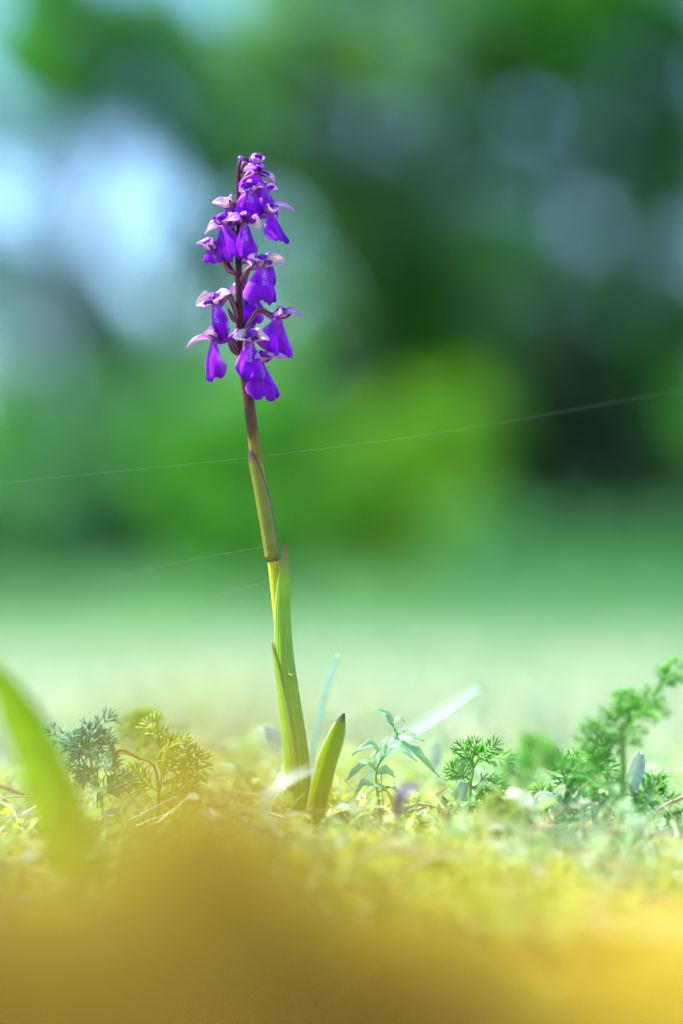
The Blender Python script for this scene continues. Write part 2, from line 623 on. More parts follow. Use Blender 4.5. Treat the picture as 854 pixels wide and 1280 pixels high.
# ------------------------------------------------------------------ ground
def spread(a, b, near, n):
    s = np.linspace(-1, 1, n)
    return np.sign(s) * (np.sinh(np.abs(s) * near) / math.sinh(near)) * (b - a) / 2


gx = spread(-2500, 2500, 11.0, 190)
gy = np.concatenate([-np.sinh(np.linspace(3.2, 0, 30, endpoint=False)) * 1.6 - 0.95,
                     np.linspace(-.95, .6, 100), .6 + np.sinh(np.linspace(0.02, 8.6, 90)) * .5])
GX, GY = np.meshgrid(gx, gy, indexing='ij')
GV = np.stack([GX, GY, ground_z(GX, GY)], -1).reshape(-1, 3)
ni, nj = GX.shape
ii, jj = np.meshgrid(np.arange(ni - 1), np.arange(nj - 1), indexing='ij')
a0 = (ii * nj + jj).ravel()
GF = np.stack([a0, a0 + nj, a0 + nj + 1, a0 + 1], 1)
ground = build_np('ground', GV, GF, M['ground'], smooth=True)
tag(ground, 'mossy turf rising to a low bank and running off to a meadow', 'ground', kind='structure')


# ------------------------------------------------------------------ background trees and shrubs
def leaves(centers, radii, dens, size, r):
    vs, fs, n0 = [], [], 0
    for (c, rad, de) in zip(centers, radii, dens):
        area = size * size * .45
        n = int(2 * de * math.pi * rad * rad / area)
        d = norm(r.normal(size=(n, 3)))
        rr = rad * r.uniform(0, 1, (n, 1)) ** .45
        # uneven outline
        rr = rr * (0.8 + .3 * np.sin(d[:, :1] * 5 + d[:, 2:] * 4 + rad * 9))
        p = c + d * rr * np.array([1, 1, .85])
        t = norm(r.normal(size=(n, 3)) + np.array([0, 0, -.4]))
        q = norm(np.cross(t, r.normal(size=(n, 3))))
        nn_ = np.cross(t, q)
        L = size * r.uniform(.7, 1.25, (n, 1))
        W = L * .42
        v = np.stack([p, p + t * L * .5 + q * W + nn_ * L * .08, p + t * L - nn_ * L * .05, p + t * L * .5 - q * W + nn_ * L * .08], 1).reshape(-1, 3)
        f = np.arange(n * 4).reshape(-1, 4) + n0
        vs.append(v)
        fs.append(f)
        n0 += n * 4
    return np.concatenate(vs), np.concatenate(fs)


def tree(name, label, cat, bx, Y, clusters, mat, leaf=.07, trunk=.08, seed=0, group=None, dens=1.6, stems=1):
    """clusters: (px, py, dY, radius px, density) seen on the plane y=Y+dY"""
    r = np.random.default_rng(seed)
    b = P(bx, 715, Y)
    b[2] = ground_z(b[0], b[1]) - .02
    t = thing(name, label, cat, b, group)
    cs, rs, ds = [], [], []
    if stems > 1:
        xs_ = [c_[0] for c_ in clusters]
        clusters = list(clusters) + [(x_, 725 + r.uniform(0, 12), -.35, 55, 1.2) for x_ in np.arange(min(xs_), max(xs_) + 1, 75)]
    for (px, py, dY, rp, *de) in clusters:
        cs.append(P(px, py, Y + dY))
        rs.append(rp * pxm(Y + dY))
        ds.append(de[0] if de else dens)
    cs = np.array(cs)
    top = cs[np.argmax(cs[:, 2])]
    if stems == 1:
        mid = b * .5 + np.array([cs[:, 0].mean(), cs[:, 1].mean(), 0]) * .5
        pts = catmull([b, np.array([b[0] * .7 + mid[0] * .3, b[1], b[2] + (top[2] - b[2]) * .45]),
                       np.array([mid[0], mid[1], top[2] * .95])], 12)
        build('trunk', tube(Geo(), pts, np.linspace(trunk, trunk * .3, 12), 9), M['bark'], t)
        for k, c in enumerate(cs):
            s0 = pts[min(10, max(2, int(11 * np.clip((c[2] - b[2]) / (top[2] - b[2]) * .7, .1, .9))))]
            lp = catmull([s0, s0 * .5 + c * .5 + np.array([0, 0, .06]), c], 7)
            build('limb', tube(Geo(), lp, np.linspace(trunk * .35, trunk * .08, 7), 6), M['bark'], t)
    else:
        for k, c in enumerate(cs):
            lp = catmull([b + r.normal(size=3) * np.array([.05, .05, 0]), b * .6 + c * .4 + np.array([0, 0, .05]), c], 7)
            build('stem', tube(Geo(), lp, np.linspace(trunk * .5, trunk * .1, 7), 6), M['bark'], t)
    v, f = leaves(cs, rs, ds, leaf, r)
    build_np('crown', v, f, mat, t)
    return t


GS = 'shrubs along the far edge of the meadow'
GT = 'trees behind the meadow'
tree('shrub', 'dull grey green shrub at the left end of the blurred hedge', 'shrub', -190, 13.5,
     [(-290, 640, 0, 120), (-160, 600, .1, 130), (-80, 660, -.2, 100), (-200, 520, .2, 100)], M['leaf_grey'], .06, .05, 11, GS, 2.0, 3)
tree('shrub', 'dark blue green shrub below the bright sky gap in the hedge', 'shrub', 110, 13.8,
     [(40, 640, 0, 110), (130, 600, -.1, 110), (190, 650, .2, 100), (60, 540, .1, 80), (150, 520, .2, 80), (100, 690, -.3, 90)], M['leaf_grey'], .06, .05, 12, GS, 2.4, 3)
tree('shrub', 'mid green shrub in the hedge behind the orchid stalk', 'shrub', 330, 13.2,
     [(260, 620, 0, 110), (350, 580, .1, 110), (410, 650, -.2, 100), (300, 690, -.3, 90), (330, 520, .2, 90), (230, 540, .2, 80)], M['leaf_mid'], .06, .05, 13, GS, 2.2, 3)
tree('shrub', 'fresh light green shrub in the hedge right of the orchid stalk', 'shrub', 500, 13.0,
     [(450, 650, 0, 100), (530, 610, .1, 100), (570, 670, -.2, 90), (490, 560, .2, 90), (560, 540, .2, 80)], M['leaf_bright'], .06, .05, 14, GS, 2.0, 3)
tree('shrub', 'shrub with near-black leaves painting in the shaded hollow of the hedge', 'shrub', 740, 13.4,
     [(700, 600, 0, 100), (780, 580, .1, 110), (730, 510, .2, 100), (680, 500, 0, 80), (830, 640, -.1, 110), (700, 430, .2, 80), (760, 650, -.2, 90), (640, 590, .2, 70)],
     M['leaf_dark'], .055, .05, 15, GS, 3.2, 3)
tree('shrub', 'deep green shrub at the right end of the hedge', 'shrub', 1010, 13.6,
     [(950, 640, 0, 110), (1040, 590, .1, 120), (1100, 660, -.2, 100), (930, 540, .2, 90)], M['leaf_mid'], .06, .05, 16, GS, 2.2, 3)
tree('shrub', 'low pale green shrub between the near-black shrub and the meadow', 'shrub', 650, 12.2,
     [(600, 680, 0, 70), (680, 690, .1, 70), (760, 695, 0, 60), (850, 690, .1, 70)], M['leaf_grey'], .05, .03, 17, GS, 1.6, 3)

tree('tree', 'thin leaved tree whose gaps let bright white sky through', 'tree', 100, 15.0,
     [(20, 70, 0, 100, 1.6), (120, 60, .3, 100, 1.5), (230, 90, 0, 90, 1.8), (265, 210, .2, 90, 2.0), (-90, 150, .2, 120, 1.6), (-60, 330, 0, 90, 1.1), (250, 330, .1, 100, 2.0), (-10, 430, .3, 80, .9), (120, 440, .1, 85, 1.0), (210, 450, 0, 80, 1.3), (60, -30, .2, 120, 1.4), (-20, 560, .2, 90, 1.8), (190, 10, .1, 90, 1.6), (150, 130, .3, 80, 1.0), (60, 95, -.2, 90, 1.3), (-200, 30, 0, 140, 1.3), (90, 120, .4, 80, .6), (10, 330, .4, 90, 1.1), (110, 390, .3, 90, 1.5), (215, 180, .3, 70, 1.5), (30, 180, .3, 70, .7)],
     M['leaf_mid'], .065, .075, 21, GT)
tree('tree', 'broad bright green tree filling the middle of the backdrop', 'tree', 440, 15.6,
     [(330, 60, 0, 110), (430, 100, .3, 110), (540, 70, -.2, 120), (620, 90, 0, 90), (340, 180, .2, 100), (480, 215, .3, 90, 1.2), (400, 240, .3, 90, 2.0), (570, 190, .1, 90), (420, 300, 0, 90, 1.1), (520, 310, .1, 100), (600, 290, .2, 90), (390, 410, 0, 90, 1.1), (480, 430, .2, 100, 1.2), (570, 420, .1, 100), (330, 470, .2, 90), (430, 500, .3, 90, 1.6), (530, 490, .2, 90, 1.8), (550, 355, .3, 95, 1.7), (470, 350, .3, 80, 1.4), (490, 530, .4, 80, 1.5), (500, -60, 0, 150), (360, -80, .2, 130)],
     M['leaf_bright'], .07, .09, 22, GT, 1.4)
tree('tree', 'dark tree with patches of blue sky showing through', 'tree', 830, 15.2,
     [(740, 40, 0, 100, 2.4), (850, 40, .2, 110, 2.0), (620, 190, .1, 70, 1.6), (700, 200, .2, 110, 1.1), (790, 140, .1, 100, 1.2), (690, 90, .2, 80, 2.2), (780, 230, .2, 90, 1.4), (860, 170, .2, 90, 1.6), (860, 260, 0, 90, .9), (650, 320, 0, 80, 1.8), (760, 330, .1, 100, 1.3), (850, 400, .2, 90, 1.5), (690, 400, 0, 80, 1.8), (830, 480, .1, 90, 2.0), (780, 430, -.1, 90, 1.8), (960, 140, 0, 140, 1.2), (980, 350, .1, 140, 1.4), (640, -10, .1, 110, 2.2), (720, -40, .1, 110, 2.0), (860, -90, .1, 140, 1.4)],
     M['leaf_mid'], .065, .09, 23, GT)
tree('tree', 'slender tree farther back behind the bright green one', 'tree', 300, 22.0,
     [(330, 330, 0, 80, 1.0), (450, 380, .2, 90, 1.0), (520, 250, .2, 90, .9), (320, 150, 0, 80, .9), (420, 30, 0, 110, 1.0), (240, 420, 0, 80, .9), (590, 440, 0, 90, 1.2), (140, 500, 0, 90, 1.0), (20, 480, .2, 90, .9)],
     M['leaf_grey'], .09, .10, 24, GT)
tree('tree', 'shady tree farther back behind the near-black shrub', 'tree', 700, 22.5,
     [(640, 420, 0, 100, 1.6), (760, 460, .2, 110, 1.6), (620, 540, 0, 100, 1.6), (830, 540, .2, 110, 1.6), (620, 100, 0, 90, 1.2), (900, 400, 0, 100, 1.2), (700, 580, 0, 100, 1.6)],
     M['leaf_dark'], .09, .10, 25, GT)


for i, (bx_, lab) in enumerate([(-220, 'rear hedge shrub seen beyond the grey green one at the left end'), (90, 'rear hedge shrub standing under the bright sky gap'), (380, 'rear hedge shrub behind the mid green and light green ones'), (660, 'rear hedge shrub behind the near-black one'), (960, 'rear hedge shrub beyond the deep green one at the right end')]):
    tree('shrub', lab, 'shrub', bx_, 18.5, [(bx_ + a, b_, dy_, rr_) for a, b_, dy_, rr_ in ((-110, 650, 0, 90), (0, 610, .2, 100), (110, 640, -.2, 95), (60, 540, .1, 85), (-70, 530, 0, 85), (-30, 690, -.3, 80), (90, 695, -.3, 70), (-120, 700, -.3, 60))],
         M['leaf_mid'], .08, .05, 40 + i, GS, 2.2, 3)

# the wood that closes the clearing on both sides, one mass of foliage
wrng = np.random.default_rng(77)
cs_, rs_, ds_ = [], [], []
for sg in (-1, 1):
    for k_ in range(120):
        x_ = sg * (4.0 + 20 * wrng.uniform() ** 1.2)
        cs_.append(np.array([x_, wrng.uniform(17, 25), wrng.uniform(.3, 6.5)]))
        rs_.append(wrng.uniform(.7, 1.2))
        ds_.append(1.3)
v, f = leaves(np.array(cs_), rs_, ds_, .2, wrng)
wd = build_np('distant_wood', v, f, M['leaf_mid'])
tag(wd, 'leafy wood closing the clearing beyond the hedge', 'wood', kind='stuff')

# ------------------------------------------------------------------ meadow grass
def blades(x, y, h, w, lean, r, z=None):
    n = len(x)
    z = ground_z(x, y) - .002 if z is None else z
    p = np.stack([x, y, z], 1)
    az = r.uniform(0, 2 * math.pi, n)
    side = np.stack([np.cos(az), np.sin(az), np.zeros(n)], 1)
    az2 = r.uniform(0, 2 * math.pi, n)
    ld = np.stack([np.cos(az2), np.sin(az2), np.zeros(n)], 1) * (lean * r.uniform(.2, 1, n))[:, None]
    up = np.array([0, 0, 1.0])
    w = w[:, None] * side
    h1 = h[:, None]
    m1 = p + up * h1 * .55 + ld * h1 * .3
    tip = p + up * h1 * .95 + ld * h1
    v = np.stack([p - w, p + w, m1 + w * .8, m1 - w * .8, tip + w * .1, tip - w * .1], 1).reshape(-1, 3)
    k = np.arange(n)[:, None] * 6
    f = np.concatenate([k + np.array([[0, 1, 2, 3]]), k + np.array([[3, 2, 4, 5]])])
    return v, f


N = 75000
d = np.exp(rng.uniform(math.log(1.25), math.log(14.5), N))
yy = d - S
xx = rng.uniform(-1, 1, N) * (.35 + .24 * d)
hh = rng.uniform(.012, .036, N) * np.clip(.5 + d * .25, .6, 1.5)
v, f = blades(xx, yy, hh, rng.uniform(.0012, .0028, N) * np.clip(.6 + d * .2, .8, 2.2), np.full(N, .8), rng)
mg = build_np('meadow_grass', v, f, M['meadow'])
tag(mg, 'pale blurred meadow grass stretching back to the hedge', 'grass', kind='stuff')


N = 26000
yy = rng.uniform(2.0, 13.2, N)
xx = rng.uniform(-1, 1, N) * (.6 + .3 * (yy + S))
top = np.interp(yy, [2.0, 4, 7, 13.2], [.02, .07, .14, .26])
hh = top * rng.uniform(.35, 1.0, N) * (.75 + .35 * np.sin(xx * 2.3 + yy) * np.sin(xx * 5.1 - yy * .7))
v, f = blades(xx, yy, hh, rng.uniform(.003, .006, N), np.full(N, .5), rng)
tgr = build_np('tall_grass', v, f, M['tall_grass'])
tag(tgr, 'taller green grass growing up towards the foot of the hedge', 'grass', kind='stuff')


# ------------------------------------------------------------------ moss, straw and small ground leaves
def moss(x, y, h, nl, lw, r):
    """upright moss shoots: an axis with small pointed leaves round it"""
    n = len(x)
    z = ground_z(x, y) - .003
    base = np.stack([x, y, z], 1)
    ax = norm(np.stack([r.normal(0, .35, n), r.normal(0, .35, n), np.ones(n)], 1))
    vs = []
    for k in range(nl):
        s = (k + .5) / nl
        az = r.uniform(0, 2 * math.pi, n)
        out_ = np.stack([np.cos(az), np.sin(az), np.zeros(n)], 1)
        p = base + ax * (h * s)[:, None]
        L = (h * .55 * (1.1 - .6 * s))[:, None]
        tip = p + norm(out_ + ax * 0.9) * L
        sd = norm(np.cross(ax, out_)) * (L * lw)
        vs.append(np.stack([p - sd * .5, p + sd * .5, (p + tip) / 2 + sd, tip, (p + tip) / 2 - sd], 1))
    v = np.concatenate(vs).reshape(-1, 3)
    f = np.arange(len(v)).reshape(-1, 5)
    return v, f


N = 17000
my = rng.uniform(-.80, -.27, N)
mx = rng.normal(0, 1, N) * .16
keep = np.abs(mx) < .5
mx, my = mx[keep], my[keep]
v, f = moss(mx, my, rng.uniform(.006, .014, len(mx)), 7, .22, rng)
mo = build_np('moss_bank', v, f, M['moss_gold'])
tag(mo, 'golden brown moss covering the low bank in the foreground', 'moss', kind='stuff')
N = 2600                                        # thin golden capsule stalks standing on the bank
sx_ = np.where(rng.uniform(0, 1, N) < .6, rng.normal(-.013, .010, N), rng.normal(-.022, .035, N))
sy_ = rng.uniform(-.67, -.52, N)
v, f = blades(sx_, sy_, rng.uniform(.010, .026, N) * np.interp(sx_, [-.1, -.02, .05, .1], [.8, 1.1, .6, .5]), rng.uniform(.0006, .0013, N), np.full(N, .6), rng)
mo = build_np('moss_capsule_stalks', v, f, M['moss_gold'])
tag(mo, 'thin golden capsule stalks standing over the moss bank', 'moss', kind='stuff')
N = 15000
my = rng.uniform(-.27, .30, N)
mx = rng.uniform(-.30, .30, N)
keep = rng.uniform(0, 1, N) < np.where(mx > .045, .30, 1.0)
mx, my = mx[keep], my[keep]
v, f = moss(mx, my, rng.uniform(.006, .016, len(mx)) * np.where(np.abs(mx) < .06, 1.15, .9), 7, .2, rng)
mo = build_np('moss_carpet', v, f, M['moss_green'])
tag(mo, 'yellow green moss carpet round the foot of the orchid', 'moss', kind='stuff')

# straw: thin curved strips lying about
g = Geo()
for k in range(420):
    x, y = rng.uniform(-.22, .22), rng.uniform(-.22, .25)
    L = rng.uniform(.012, .05)
    az = rng.uniform(0, math.pi * 2)
    z = ground_z(x, y) + rng.uniform(.003, .013)
    dv = np.array([math.cos(az), math.sin(az), rng.uniform(-.15, .35)]) * L
    p0 = np.array([x, y, z])
    pts = catmull([p0, p0 + dv * .5 + np.array([0, 0, rng.uniform(-.1, .25) * L]), p0 + dv], 5)
    tube(g, pts, np.array([.9, 1, 1, .8, .3]) * rng.uniform(.00025, .0006), 4, .5)
st = build('straw_litter', g, M['straw'])
tag(st, 'bits of dry straw strewn over the moss', 'straw', kind='stuff')

# small oval leaves of creeping plants
g = Geo()
for k in range(950):
    x = rng.uniform(-.08, .24) if rng.uniform() < .8 else rng.uniform(-.22, .0)
    y = rng.uniform(-.16, .28)
    z = ground_z(x, y)
    hgt = rng.uniform(.004, .022)
    az = rng.uniform(0, math.pi * 2)
    L = rng.uniform(.004, .011)
    p0 = np.array([x, y, z])
    p1 = p0 + np.array([math.cos(az) * hgt * .4, math.sin(az) * hgt * .4, hgt])
    p2 = p1 + np.array([math.cos(az), math.sin(az), rng.uniform(-.4, .6)]) * L
    tube(g, catmull([p0, p1], 3), .00022, 3)
    leaf_surf(g, [p1, (p1 + p2) / 2 + np.array([0, 0, L * .12]), p2], L * rng.uniform(.2, .34), face=(rng.normal() * .3, rng.normal() * .3, 1), fold=.35, nu=3, nv=6)
gc = build('ground_cover', g, M['cover'])
tag(gc, 'low creeping plants with small glossy oval leaves among the moss', 'ground cover', kind='stuff')

# fine pale grass and stems tangled among the herbs
N = 9500
yy = rng.uniform(-.13, .26, N)
xx = rng.uniform(-.19, .24, N)
kp = rng.uniform(0, 1, N) < np.where(xx > .03, 1.0, .55)
xx, yy = xx[kp], yy[kp]
N = len(xx)
v, f = blades(xx, yy, rng.uniform(.006, .034, N) * rng.uniform(.5, 1, N), rng.uniform(.00015, .0007, N), np.full(N, 1.7), rng)
fg = build_np('fine_grass', v, f, M['tangle'])
tag(fg, 'fine pale green grass tangled among the herbs', 'grass', kind='stuff')

# ------------------------------------------------------------------ the orchid
STEM_PX = [(378, 1075), (375, 1010), (371, 940), (361, 865), (351, 785), (341, 700), (330, 630), (318.5, 560), (309.5, 490), (302.5, 440), (299.5, 385), (298, 335), (299, 275), (298, 228), (299.5, 206), (305, 199), (312, 203)]
STEM_W = [25, 25, 24, 20, 16, 14, 14.5, 15, 14, 12, 10, 8.5, 7.2, 6.2, 5.6, 5.2, 5]
base = P(378, 1075, 0)
base[2] = float(ground_z(base[0], 0)) - .004
orchid = thing('orchid', 'tall wild orchid with a leaning stalk and violet flower spike', 'orchid', base)
SPTS = np.array([P(x, y, 0) for x, y in STEM_PX])
SPTS[0] = base
ns = 90
sp = catmull(SPTS, ns)
sr = np.interp(np.linspace(0, len(STEM_W) - 1, ns), range(len(STEM_W)), STEM_W) * PX / 2
build('stem', tube(Geo(), sp, sr, 18, ridge=.03), M['stem'], orchid)


def stem_at(py):
    """world point and radius of the stalk at photo row py (below the hook)"""
    z = P(300, py, 0)[2]
    zs = sp[:80, 2]
    return np.array([np.interp(z, zs, sp[:80, 0]), 0.0, z]), float(np.interp(z, zs, sr[:80]))


def wrap_sheath(name, py0, py1, mat, az0, span0, span1, lift, tip_px=None, gap=.0004, nv=36, nu=17, wtop=0.12):
    """leaf sheath that clasps the stalk from row py0 (foot) to py1 (tip)"""
    rows = np.linspace(py0, py1, nv)
    C = [stem_at(r_) for r_ in rows]
    c = np.array([q[0] for q in C])
    rad = np.array([q[1] for q in C])
    t = np.linspace(0, 1, nv)
    spn = np.interp(t, [0, .55, .85, 1], [span0, span0 * .8 + span1 * .2, span1, span1 * wtop])
    tipoff = np.zeros((nv, 3))
    if tip_px is not None:
        target = P(*tip_px)
        end = c[-1] + np.array([math.sin(az0), -math.cos(az0), 0]) * (rad[-1] + gap + lift)
        tipoff = (target - end)[None] * (np.clip((t - .55) / .45, 0, 1) ** 1.6)[:, None]

    def fn(u, v):
        a = az0 + u * spn[None]
        R = rad[None] * 1.0 + gap + lift * (np.clip(v - .5, 0, 1) * 2) ** 2
        dirv = np.stack([np.sin(a), -np.cos(a), np.zeros_like(a)], -1)
        return c[None] + dirv * R[..., None] + tipoff[None]
    o = build(name, grid_surf(Geo(), fn, nu, nv), mat, orchid, solid=.0005)
    return o


o = wrap_sheath('sheath', 699, 563, M['sheath_purple'], math.radians(-38), 2.2, .95, .0003)
o['label'] = 'purple edged upper sheath clasping the stalk'
k = stem_at(699)
build('sheath_ring', tube(Geo(), [k[0] - np.array([0, 0, .0009]), k[0], k[0] + np.array([-.0002, 0, .0009])], [k[1] * 1.03, k[1] * 1.09, k[1] * 1.08], 18), M['ovary'], orchid)
o = wrap_sheath('sheath', 1010, 682, M['sheath_green'], math.radians(22), 2.3, .95, .0004, tip_px=(356, 680, -.003), gap=.0006, nv=50)
o['label'] = 'long green sheath leaf with a free pointed tip'
o = wrap_sheath('sheath', 985, 803, M['sheath_green'], math.radians(-82), 1.4, .7, .0006, tip_px=(339.5, 801, -.001), gap=.0010, nv=36)
o['label'] = 'short pale sheath tip on the left of the stalk'
# little torn flap on the green sheath
g = Geo()
leaf_surf(g, [P(361, 842, -.0040), P(367, 846, -.0043), P(372, 853, -.0038)], .0005, face=(.2, -1, .6), fold=.3, nu=5, nv=7)
build('sheath_flap', g, M['sheath_green'], orchid, solid=.0003)
# lower rosette leaves, half sunk in the moss
for pp_, w_, fc_ in (([(376, 1074), (352, 1040), (328, 1022), (305, 1030)], 11, (-.2, -.6, 1)), ([(382, 1074), (410, 1035), (440, 1020), (462, 1032)], 10, (.2, -.6, 1))):
    g = Geo()
    leaf_surf(g, [P(x, y, -.002 * i) for i, (x, y) in enumerate(pp_)], w_ * PX, face=fc_, fold=.4, nu=9, nv=20, profile=[.5, .8, 1, 1, .9, .7, .4, .05])
    build('leaf', g, M['leaf_orchid'], orchid, solid=.0005)
# basal leaf beside the stalk
g = Geo()
leaf_surf(g, [P(383, 1070, .0), P(393, 1010, -.004), P(405, 955, -.006), P(420, 915, -.005), P(430.5, 892, -.002)], 15 * PX, face=(.5, -.85, -.25), fold=.4, nu=13, nv=34,
          profile=[.45, .7, .9, 1, 1, .95, .8, .5, .05])
o = build('leaf', g, M['leaf_orchid'], orchid, solid=.0005)
o['label'] = 'pointed basal leaf with a dark tip'


def xf(geo_fn, Mx):
    def fn(u, v):
        p = geo_fn(u, v)
        R = np.array(Mx.to_3x3())
        return p @ R.T + np.array(Mx.translation)
    return fn


def flower(throat, yaw, stem_py, lip_l=40, lip_w=18, phi=1.0, roll=0, pitch=0, sep=24, sepw=6.5, sdir=(.8, .45, .12), sepal='sepal', spur=1.0, dy=None, seed=0,
           hood=1.0, wings=(1, 1), lipfwd=.12, updown=0, lipswing=0):
    """throat: photo pixel of the mouth; yaw: 0 faces the camera, + turns to the right; sizes in photo pixels"""
    r = np.random.default_rng(seed + 100)
    y = math.radians(yaw + r.uniform(-8, 8))
    roll = roll + r.uniform(-9, 9)
    pitch = pitch + r.uniform(-10, 8)
    sp0, srad = stem_at(stem_py)
    reach = 9.5e-3
    Yd = -reach * math.cos(y) if dy is None else dy
    T = P(throat[0], throat[1], Yd)
    q = PX
    Rz = Matrix.Rotation(y, 4, 'Z')
    Mx = Matrix.Translation(Vector(T)) @ Matrix.Rotation(math.radians(roll), 4, 'Y') @ Rz @ Matrix.Rotation(math.radians(pitch), 4, 'X')
    # local axes: x right, -y forward (out of the flower), z up
    # ovary with the mouth of the flower at its end: the flower's own mesh
    back = np.array(Mx @ Vector((0, 3.5e-3, 1.0e-3)))
    st_ = sp0 + norm(np.array([back[0] - sp0[0], back[1] - sp0[1], 0.0])) * srad * .6
    midp = st_ * .5 + back * .5 + np.array([0, 0, 1.4e-3 + updown * q])
    g_ = Geo()
    pts = catmull([st_, midp, back, np.array(Mx @ Vector((0, .2e-3, .6e-3)))], 16)
    tube(g_, pts, np.interp(np.linspace(0, 1, 16), [0, .3, .7, .9, 1], [2.6, 3.6, 3.4, 3.0, 4.0]) * q, 9, ridge=.12)
    fl = build('flower', g_, M['ovary'], orchid)
    # lip
    L, W = lip_l * q * 1.04, lip_w * q * 1.38
    ph = r.uniform(0, 6, 4)
    sw = math.radians(lipswing + r.uniform(-5, 5))
    skew = r.uniform(-.28, .28)
    nf = r.uniform(2.2, 3.6)
    tw, cu = r.uniform(-.55, .55), r.uniform(-.35, .45)

    def lip_fn(u, v):
        w = np.interp(v, [0, .12, .3, .55, .75, .92, 1], [.26, .40, .66, .92, 1.04, 1.02, .90])
        edge = 1 - .16 * np.abs(u) ** 2.5 + .045 * np.cos(u * 7.5) + .05 * np.sin(u * 11 + ph[0]) * np.sin(u * 5 + ph[2]) + .02 * np.sin(u * 23 + ph[1])
        s = v * (1 + (edge - 1) * v ** 2)
        w = w * (1 + skew * u * v)
        a = u * phi
        x = W * w * np.sin(a) / phi
        yb = W * w * (1 - np.cos(a)) / phi
        yy_ = -L * lipfwd * np.sin(np.clip(s * 2.0, 0, 3)) - .6e-3 * (1 - v) + yb
        zz_ = -L * s + .35e-3
        ruff = .11 * W * np.sin(u * 8 + ph[1] + v * 4) * v ** 2 * (np.abs(u) + .2) + .04 * W * np.sin(v * 11 + ph[2]) * np.abs(u) * v
        crease = .12 * W * np.exp(-(u / .12) ** 2) * v + .09 * W * np.sin(u * nf * 2 + ph[3]) * v * np.abs(u) + .10 * W * (v ** 3) * np.cos(u * 2.5 + ph[0])
        xr, yr = x, yy_
        tq = tw * v
        x = xr * np.cos(tq) - yr * np.sin(tq)
        yy_ = xr * np.sin(tq) + yr * np.cos(tq) + cu * W * v ** 3
        x2 = x * math.cos(sw) - zz_ * math.sin(sw) * v
        return np.stack([x2 + ruff, yy_ + ruff + crease, zz_ + ruff * .5], -1)
    build('lip', grid_surf(Geo(), xf(lip_fn, Mx), 25, 22), M['lip' if abs(yaw) < 35 else 'lip_plain'], fl, solid=.00035)

    # hood: two petals and the back sepal arched over the mouth
    hl = 18 * q * hood

    def hood_fn(u, v):
        w = 7.6 * q * hood * np.sin(np.pi * np.clip(.16 + .84 * v, 0, 1)) ** .6
        a = u * 1.55
        yc = 2.2e-3 - hl * v * 1.05
        zc = 1.6e-3 + hl * .42 * np.sin(v * 2.6)
        return np.stack([w * np.sin(a) * .85 + .2e-3 * np.sin(v * 9 + ph[0]), yc + .25e-3 * np.sin(u * 5 + ph[1]), zc + w * (np.cos(a) - .4) * .75], -1)
    build('hood', grid_surf(Geo(), xf(hood_fn, Mx), 15, 12), M['hood'], fl, solid=.0003)

    # small inner petals beside the hood
    for sgn in (-1, 1):
        dv2 = norm(np.array([sgn * .35, -.8, .35]) + r.normal(0, .22, 3))
        b2 = np.array([sgn * 1.2e-3, .6e-3, 1.0e-3])
        sd2 = norm(np.cross(dv2, np.array([sgn * .8, .1, .6])))
        nm2 = np.cross(sd2, dv2)
        Lp = 15 * q * hood

        def pet_fn(u, v):
            w = 3.8 * q * np.sin(np.pi * np.clip(.14 + .82 * v, 0, 1)) ** .7
            return b2 + dv2 * (Lp * v)[..., None] + sd2 * (u * w)[..., None] + nm2 * (Lp * .2 * np.sin(v * 2.8) - w * .5 * u * u)[..., None]
        build('petal', grid_surf(Geo(), xf(pet_fn, Mx), 7, 9), M['hood'], fl, solid=.0003)
    # spreading side sepals
    for sgn, on in zip((-1, 1), wings):
        if not on:
            continue
        dv = norm(np.array([sgn * sdir[0], -sdir[1], sdir[2]]) + r.normal(0, .12, 3) + np.array([0, 0, r.uniform(-.35, .35)]))
        b0 = np.array([sgn * 1.1e-3, .8e-3, .9e-3])
        Ls = sep * q * on * r.uniform(.85, 1.2)
        upv = norm(np.array([sgn * -.15, -.75, .65]) + r.normal(0, .12, 3))
        sd = norm(np.cross(dv, upv))
        nm = np.cross(sd, dv)

        def sep_fn(u, v):
            w = sepw * 1.25 * q * np.sin(np.pi * np.clip(.10 + .88 * v, 0, 1) ** .85) ** .7
            bend = Ls * (.14 * np.sin(v * 2.7) - .16 * v ** 3)
            return b0 + dv * (Ls * v)[..., None] + sd * (u * w)[..., None] + nm * (bend + .25 * w * u * np.sin(v * 3 + ph[0]) + w * .8 * (u * u) * (1 - .3 * v) + .10 * w * np.sin(v * 13 + ph[2]) * u + .2e-3 * np.sin(v * 7 + u * 4 + ph[3]))[..., None]
        build('sepal', grid_surf(Geo(), xf(sep_fn, Mx), 11, 14), M[sepal if r.uniform() < .7 else 'sepal'], fl, solid=.0003)
    if spur:
        pl = [(0, .5e-3, 0), (0, 4e-3, .6e-3), (0, 7.5e-3 * spur, 2.6e-3), (0, 9.8e-3 * spur, 5.0e-3)]
        pts = catmull([np.array(Mx @ Vector(p_)) for p_ in pl], 12)
        build('spur', tube(Geo(), pts, np.interp(np.linspace(0, 1, 12), [0, .5, .9, 1], [4.0, 3.6, 4.0, 2.0]) * q, 9), M['spur'], fl)
    # bract at the foot of the ovary
    g_ = Geo()
    dirb = norm(back - st_)
    leaf_surf(g_, [st_ - np.array([0, 0, .0012]), st_ + dirb * 2.6e-3 + np.array([0, 0, -.0006]), st_ + dirb * 5.6e-3 + np.array([0, 0, .0006])], .0011, face=(0, -.6, -1), fold=.5, nu=5, nv=8)
    build('bract', g_, M['bract'] if seed in (4,) else M['ovary'], fl, solid=.0002)
    return fl


